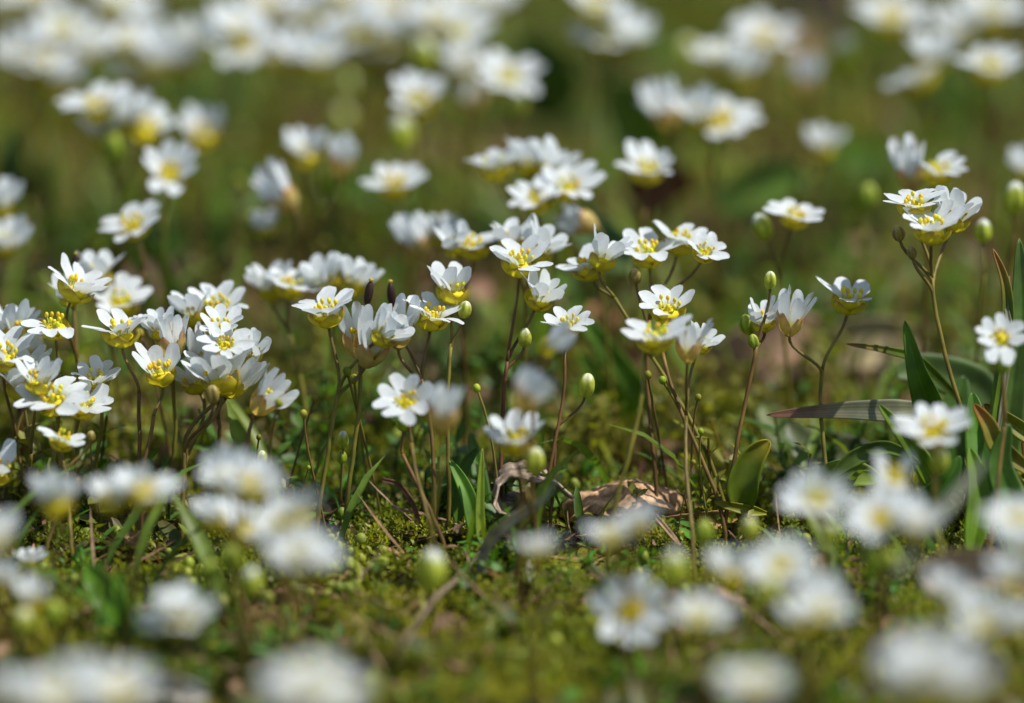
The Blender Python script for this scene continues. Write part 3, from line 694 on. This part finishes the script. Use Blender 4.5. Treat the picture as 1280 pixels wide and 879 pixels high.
# ------------------------------------------------------------------ grass blades, broad leaves and dead leaves, one by one
def ribbon(name, pts, wid, col, tip=None, fold=.3, roll=0.0, root=None, mat=None, nv=11, stripe=0.05, thick=.12, sharp=1.6, curlw=0.0, tw=0.0, base_w=.55, rough=0.0, seed=1):
    """a leaf along (x, y, depth) points; wid: half width in mm"""
    r = random.Random(seed)
    W3 = [at(*p) for p in pts]; n = 26
    if len(W3) == 2: W3 = [W3[0], W3[0].lerp(W3[1], .5), W3[1]]
    C = []
    m = len(W3) - 1
    for i in range(n):                         # Catmull-Rom
        t = i / (n - 1) * m; k = min(m - 1, int(t)); f = t - k
        a, b, c, d = W3[max(0, k - 1)], W3[k], W3[k + 1], W3[min(m, k + 2)]
        C.append(.5 * ((2 * b) + (c - a) * f + (2 * a - 5 * b + 4 * c - d) * f * f + (3 * b - a - 3 * c + d) * f ** 3))
    O = W3[0]
    V = []; Cc = []
    for i in range(n):
        s = i / (n - 1); t = (C[min(n - 1, i + 1)] - C[max(0, i - 1)]).normalized()
        view = (CAM - C[i]).normalized()
        side = t.cross(view).normalized(); nor = side.cross(t).normalized()
        ro = roll + tw * s
        sd_, no_ = side * math.cos(ro) + nor * math.sin(ro), nor * math.cos(ro) - side * math.sin(ro)
        wd = wid * (base_w + (1 - base_w) * sst(0, .35, s)) * (max(0, 1 - s ** (sharp * 1.6)) ** .75 + .02)
        if rough: wd *= 1 + rough * r.uniform(-1, 1)
        for j in range(nv):
            u = -1 + 2 * j / (nv - 1)
            if curlw:
                an = u * curlw; p = sd_ * (math.sin(an) / curlw * wd) + no_ * ((1 - math.cos(an)) / curlw * wd)
            else: p = sd_ * u * wd + no_ * fold * wd * abs(u)
            if rough: p = p + no_ * r.uniform(-1, 1) * rough * .5
            V.append(C[i] + p - (O if root is None else root.location / MM))
            k = sst(.55, 1, s) if tip else 0
            f = (1 + stripe * (1 if j % 2 else -1) + (.2 if abs(u) < .01 else 0)) * (1.6 if mat is None else 1.15)
            q = (1.4, 1.0, .55) if mat is None else (1, 1, 1)
            Cc.append([(a * (1 - k) + b * k) * f * g_ for a, b, g_ in zip(col, tip or col, q)])
    me = mesh(name, V, grid_faces(n, nv), Cc)
    o = link(name, me, mat or M_LEAF, root, O if root is None else None)
    md = o.modifiers.new('thickness', 'SOLIDIFY'); md.thickness = thick * MM; md.offset = 0
    return o
def holder(name, x, y, label, cat, d=None, group=None):
    g = ground_at(x, y) if d is None else at(x, y, d)
    o = bpy.data.objects.new(name, None); COL.objects.link(o); o.location = Vector((g.x, g.y, float(gz(g.x, g.y)))) * MM
    o.empty_display_size = .003
    return tag(o, label, cat, group)
def gdep(x, y): return (ground_at(x, y) - CAM).dot(FW) - DF

GM = 1.75
GRN = (.05, .13, .014); DGR = (.03, .085, .014); LGR = (.10, .19, .02); BLU = (.055, .105, .06); BRN = (.16, .10, .05)
# the tuft of broad grass at the side
h = holder('grass_tuft', 1225, 640, 'tuft of broad green grass with crossing blades beside the tallest flower', 'grass', 2)
def bl(*a, **k): return ribbon('blade', *a, root=h, **k)
bl([(1172, 560, 3), (1160, 505, 2), (1146, 462, 1), (1131, 401, 1)], 1.75, (.045, .135, .012), fold=.35, sharp=.9, tw=.3, seed=2)                     # upright leaf
o_ = bl([(1160, 512, 4), (1110, 513, 3), (1050, 513, 2), (958, 519, 1)], 1.18, (.12, .17, .19), tip=(.13, .08, .09), fold=.12, stripe=.22, nv=13, sharp=1.3, roll=.1)
tag(o_, 'striped blade with a reddish dry tip lying level')
bl([(1250, 520, 12), (1215, 482, 12), (1150, 462, 11), (1120, 470, 10)], 2.2, (.045, .10, .05), fold=.2, nv=9, stripe=.08, sharp=1.6)
bl([(1200, 500, 8), (1150, 452, 5), (1110, 438, 3), (1058, 430, 2)], .5, (.06, .13, .02), tip=(.14, .10, .05), fold=.3)
bl([(1190, 650, 0), (1160, 590, -2), (1130, 545, -3), (1098, 505, -3)], 1.0, (.07, .16, .018), fold=.4, stripe=.1)
bl([(1250, 660, -2), (1232, 590, -2), (1222, 540, -1), (1215, 490, 0)], 1.7, (.04, .14, .012), fold=.3)
bl([(1215, 690, -6), (1225, 620, -5), (1212, 560, -4)], 1.3, (.08, .20, .015), fold=.4)
bl([(1250, 660, 2), (1262, 500, 2), (1276, 400, 2), (1274, 298, 2)], 1.7, (.05, .12, .04), fold=.25, sharp=1.3)
bl([(1240, 640, -2), (1246, 520, -1), (1258, 430, 0), (1258, 360, 0), (1241, 311, 0)], .75, (.06, .14, .02), tip=(.14, .10, .05), fold=.9)
bl([(1245, 560, -3), (1262, 430, -1), (1258, 380, 0), (1262, 345, 0)], .3, (.11, .15, .16), fold=.4)
bl([(1290, 590, -4), (1250, 560, -4), (1235, 530, -4), (1217, 505, -4)], 1.0, (.12, .15, .03), tip=(.20, .10, .03), fold=.5)
bl([(1300, 555, 0), (1265, 530, 0), (1230, 505, 0)], .9, (.10, .15, .02), tip=(.18, .14, .03), fold=.6)
bl([(1275, 720, -8), (1268, 640, -6), (1250, 580, -5), (1262, 530, -5)], 1.6, (.03, .10, .012), fold=.3)
bl([(1290, 610, 4), (1286, 530, 4), (1276, 470, 4)], .9, (.12, .08, .02), tip=(.18, .10, .03), fold=.4)
bl([(1175, 690, -4), (1150, 640, -4), (1185, 600, -5), (1200, 570, -5)], 1.2, (.035, .12, .015), fold=.3)
bl([(1210, 640, 8), (1190, 540, 8), (1205, 470, 9)], 2.0, (.03, .09, .02), fold=.3)
h = holder('grass_tuft', 590, 700, 'small spiky green grass tuft beside the curled dead leaf', 'grass', -2)
bl([(604, 700, -4), (600, 640, -3), (603, 560, -2)], .5, (.10, .20, .02), fold=.4)
bl([(600, 690, -2), (585, 620, -1), (562, 575, 0)], .85, (.05, .16, .015), fold=.4)
bl([(592, 700, 3), (572, 610, 3), (596, 560, 3)], .9, (.035, .11, .014), fold=.3)
bl([(596, 690, 4), (560, 610, 6), (530, 560, 8)], .6, (.07, .14, .02), fold=.3)
bl([(610, 690, 4), (600, 600, 6), (588, 540, 8)], .9, (.03, .10, .02), fold=.3)
h = holder('bent_blade', 604, 692, 'grey-green bent blade with a purple foot leaning against the curled leaf', 'grass blade', -8)
bl([(598, 730, -9), (608, 684, -10), (640, 650, -12), (675, 628, -13), (700, 594, -14)], .6, (.19, .24, .36), tip=(.13, .22, .26), fold=.5, sharp=1.2)
h = holder('bent_blade', 1150, 680, 'blurred grey dry blade leaning in front of the tuft', 'grass blade', -38)
bl([(1120, 720, -44), (1160, 660, -42), (1195, 620, -40), (1234, 572, -38)], .6, (.11, .16, .22), fold=.4, sharp=2)
h = holder('grass_tuft', 760, 520, 'soft bright green blades behind the pyramid of three', 'grass', 28)
bl([(830, 540, 30), (790, 480, 26), (745, 420, 24), (720, 390, 24)], 1.3, (.06, .16, .03), fold=.3)
bl([(800, 540, 30), (760, 490, 26), (722, 440, 24)], 1.4, (.08, .19, .04), fold=.3)
bl([(770, 560, 30), (748, 500, 28), (700, 480, 26)], 1.0, (.05, .13, .02), fold=.3)
h = holder('grass_tuft', 215, 430, 'soft dark green upright blades behind the side cluster', 'grass', 42)
bl([(225, 440, 46), (215, 370, 40), (190, 300, 36)], 1.1, (.05, .14, .03), fold=.3)
bl([(200, 440, 46), (180, 360, 40), (170, 320, 38)], .9, (.04, .12, .02), fold=.3)
h = holder('grass_tuft', 25, 300, 'bluish green blurred blades at the side edge under the top band', 'grass', 90)
bl([(20, 330, 88), (14, 230, 82), (22, 150, 80)], 2.2, (.03, .10, .05), fold=.3)
bl([(60, 330, 88), (44, 240, 82), (60, 190, 80)], 1.6, (.05, .12, .03), fold=.3)

def broad(label, pts, wid, col, nm='broad_leaf', **k):
    o = ribbon(nm, pts, wid, col, **k); tag(o, label, 'leaf' if nm != 'dead_leaf' else 'dead leaf'); return o
k_ = dict(sharp=1.9, nv=9, base_w=.35)
broad('upright folded dark green leaf with a pale rim beside the straw', [(930, 648, 0), (928, 610, -1), (940, 575, -1), (962, 551, -1)], 1.9, (.06, .12, .012), tip=(.14, .16, .02), curlw=1.1, **k_)
broad('yellow-green leaf lying flat beside the straw', [(958, 642, 0), (925, 636, -1), (893, 628, -1)], .6, (.13, .18, .015), curlw=.8, **k_)
broad('grey-green round leaf in dappled light behind the forked stem', [(1090, 600, 20), (1040, 585, 20), (990, 555, 20), (950, 505, 22)], 3.2, (.07, .12, .06), curlw=.7, roll=-.35, **k_)
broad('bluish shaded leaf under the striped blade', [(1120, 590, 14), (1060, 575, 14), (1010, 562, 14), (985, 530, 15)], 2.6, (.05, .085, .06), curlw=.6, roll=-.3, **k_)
broad('dark leaf edge arching over the hollow below the grass', [(1035, 600, -2), (1070, 572, -2), (1110, 560, -2), (1150, 580, -3)], .9, (.05, .11, .03), curlw=.8, **k_)
broad('pale green flat leaf showing under the dark arching leaf', [(1020, 606, 2), (1060, 592, 0), (1100, 600, 0)], 1.6, (.10, .18, .06), curlw=.5, **k_)
broad('large pointed green leaf low at the side of the moss', [(152, 790, -20), (135, 750, -20), (118, 725, -19), (108, 702, -19)], 2.0, (.055, .17, .015), curlw=.7, sharp=1.1, nv=9, base_w=.3)
broad('small round leaf at the foot of the large pointed leaf', [(112, 800, -22), (124, 785, -22), (128, 768, -22)], 1.0, (.035, .15, .03), curlw=.6, **k_)
broad('second small leaf with toothed edge at the foot of the pointed leaf', [(122, 806, -22), (145, 794, -22), (172, 785, -22)], 1.2, (.03, .12, .03), curlw=.6, rough=.05, **k_)
broad('narrow upright leaf behind the large pointed leaf', [(150, 760, -20), (148, 735, -20), (146, 718, -20)], .8, (.05, .15, .012), curlw=.6, **k_)
broad('blurred dark green leaf between the straight stems and the bent closed head', [(410, 590, 30), (370, 572, 30), (330, 580, 30)], 1.7, (.03, .12, .012), curlw=.6, **k_)
broad('dark olive arched leaf behind the low facing blossom', [(540, 480, 30), (600, 462, 30), (670, 470, 30), (715, 500, 30)], 1.9, (.045, .06, .008), curlw=.8, **k_)
broad('soft pale green leaf behind the broad far blossom', [(820, 190, 95), (790, 140, 88), (760, 100, 84)], 4.0, (.07, .15, .05), curlw=.6, **k_)
broad('soft green leaf below the lying closed blossom', [(790, 330, 40), (750, 300, 40), (720, 260, 42)], 2.6, (.05, .12, .06), curlw=.6, **k_)
broad('soft green leaf under the dim far heads', [(900, 260, 60), (960, 230, 60), (1010, 215, 60)], 2.8, (.05, .12, .03), curlw=.6, **k_)
broad('deep green leaf behind the top band gap', [(690, 150, 100), (680, 90, 96), (650, 50, 92)], 4.2, (.03, .09, .03), curlw=.6, **k_)
d_ = dict(mat=M_DRY, sharp=3, nv=13, base_w=.8)
# dead leaves and straw
def curled_leaf():
    prof = [(655, 640), (640, 648), (626, 644), (617, 628), (622, 608), (638, 597), (656, 595), (672, 603), (686, 603), (700, 610), (717, 621)]
    Pp = [at(x, y, -3) for x, y in prof]; O = at(650, 650, -3); O.z = max(.2, O.z - .5); r = random.Random(5)
    n, m = 41, 20; V = []; C = []
    for i in range(n):
        t = i / (n - 1) * (len(Pp) - 1); k = min(len(Pp) - 2, int(t)); f = t - k; f = f * f * (3 - 2 * f) * .4 + f * .6
        p = Pp[k].lerp(Pp[k + 1], f); s = i / (n - 1)
        for j in range(m):
            v = j / (m - 1)
            y = v * (7.5 - 3.5 * s) + .5 * math.sin(s * 17) * (1 - v) + .9 * math.sin(s * 9 + 2) * v
            z = -.9 * v * s + .16 * math.sin(v * 13 + s * 9) + .12 * math.sin(s * 38 + v * 3) + r.uniform(-.04, .04)
            x = 1.2 * v * (.5 - s) + .15 * math.sin(v * 9 + s * 21)
            V.append(p + Vector((x, y, z)) - O)
            q = r.uniform(.7, 1.2) * (.85 + .25 * math.sin(v * 24 + 3 * math.sin(s * 7))) * (1.25 if j == 0 else 1)
            C.append((.37 * q, .28 * q, .20 * q))
    o = link('dead_leaf', mesh('dead_leaf', V, grid_faces(n, m), C), M_DRY, None, O)
    md = o.modifiers.new('thickness', 'SOLIDIFY'); md.thickness = .22 * MM; md.offset = 0
    tag(o, 'curled grey-brown dead leaf rolled into an open tube', 'dead leaf')
curled_leaf()
o_ = broad('torn lower flap of dry leaf under the rolled tube', [(618, 668, 1), (660, 664, 2), (712, 662, 0)], .9, (.13, .085, .06), 'dead_leaf', curlw=1.0, rough=.1, **d_)
def bark():
    V = []; C = []; n, m = 34, 44; r = random.Random(8); c = at(784, 618, 4)
    for i in range(n):
        v = i / (n - 1)
        for j in range(m):
            u = j / (m - 1)
            ex = 6.0 * (1 - .12 * math.sin(v * 9)) ; x = (u - .5) * 2 * ex
            env = max(0, 1 - abs(2 * u - 1) ** 2.6) ** .5
            yv = (v - .5) * 7.5 * (.35 + .65 * env)
            z = 3.3 * env * math.cos((v - .45) * 2.5) - .8 + .35 * math.sin(u * 11 + v * 4) * env + r.uniform(-.07, .07) + .25 * math.sin(u * 31) * math.sin(v * 22) * .4
            V.append((x, yv + 1.2 * u, z))
            f = r.uniform(.65, 1.25) * (.8 + .3 * math.sin(v * 30 + 3 * math.sin(u * 6)))
            C.append((.60 * f, .36 * f, .19 * f))
    me = mesh('bark_flake', V, grid_faces(n, m), C)
    o = link('bark_flake', me, M_DRY, None, (c.x, c.y, max(.3, c.z - 1.5))); md = o.modifiers.new('thickness', 'SOLIDIFY'); md.thickness = .35 * MM
    tag(o, 'speckled pinkish-brown flake of bark arched on the moss', 'bark')
bark()
broad('flat orange-brown straw running out beside the bark flake', [(800, 664, 3), (850, 656, 2), (900, 650, 2), (945, 648, 3)], 1.15, (.36, .20, .08), 'straw', curlw=1.0, stripe=.2, rough=.04, **d_)['category'] = 'straw'
broad('thin broken straw sloping down from the bark flake', [(815, 640, -3), (832, 660, -4), (850, 682, -5)], .25, (.40, .27, .16), 'straw', curlw=1.0, **d_)['category'] = 'straw'
broad('grey-brown dry stalk lying in a slope across the moss', [(600, 690, -6), (575, 720, -12), (540, 752, -20), (500, 812, -34)], .26, (.22, .16, .11), 'dry_stalk', curlw=1.6, rough=.08, **d_)['category'] = 'stalk'
broad('brown dry stalk arching under the low facing blossom', [(478, 600, 4), (500, 608, 4), (520, 640, 3), (528, 690, 3)], .32, (.14, .07, .04), 'dry_stalk', curlw=1.6, **d_)['category'] = 'stalk'
broad('large tan dead leaf beside the lower grass, out of focus', [(1150, 725, -28), (1190, 712, -28), (1240, 712, -30), (1300, 742, -32)], 2.2, (.40, .29, .20), 'dead_leaf', curlw=1.2, rough=.05, **d_)
broad('pale wood-like scrap under the near bottom blossoms', [(160, 868, -34), (205, 862, -34), (260, 870, -34)], 1.5, (.40, .37, .32), 'dead_leaf', curlw=.8, rough=.05, **d_)
broad('blurred tan dead leaf behind the forked plant', [(900, 500, 38), (940, 455, 36), (990, 430, 36), (1030, 425, 38)], 4.2, (.36, .22, .14), 'dead_leaf', curlw=.7, **d_)
broad('second tan dead leaf behind the upright green leaf', [(1040, 440, 40), (1090, 428, 40), (1180, 432, 42)], 3.0, (.30, .24, .13), 'dead_leaf', curlw=.7, **d_)
broad('mauve-grey dead leaf behind the two dark pods', [(450, 470, 48), (500, 452, 46), (560, 452, 46), (600, 470, 48)], 2.2, (.26, .19, .17), 'dead_leaf', curlw=.7, **d_)
broad('soft pinkish dead leaf behind the round bud on the V blossom', [(570, 420, 50), (590, 375, 48), (610, 355, 50)], 1.6, (.22, .12, .08), 'dead_leaf', curlw=.7, **d_)
broad('orange-brown dead leaf behind the smallest sharp blossom', [(740, 430, 46), (755, 400, 44), (760, 370, 46)], 2.2, (.32, .17, .07), 'dead_leaf', curlw=.7, **d_)
broad('tan dead leaf at the top edge behind the far pair', [(960, 0, 150), (1005, 25, 145), (1045, 70, 140)], 8, (.34, .21, .13), 'dead_leaf', curlw=.7, **d_)
broad('dark red-brown dead leaf under the winged blossom', [(790, 255, 70), (830, 230, 68), (850, 250, 70)], 3, (.14, .05, .03), 'dead_leaf', curlw=.7, **d_)
broad('brown dead leaf behind the side cluster', [(180, 420, 50), (190, 370, 50), (180, 330, 54)], 3.4, (.13, .075, .05), 'dead_leaf', curlw=.7, **d_)
broad('blurred tan dead leaf under the top band, beside the single cream bud', [(480, 130, 120), (520, 110, 118), (560, 120, 120)], 5, (.22, .15, .08), 'dead_leaf', curlw=.7, **d_)
broad('blurred brown dead leaf behind the bent closed head', [(380, 470, 44), (390, 520, 40), (400, 560, 38)], 2.4, (.20, .12, .06), 'dead_leaf', curlw=.7, **d_)
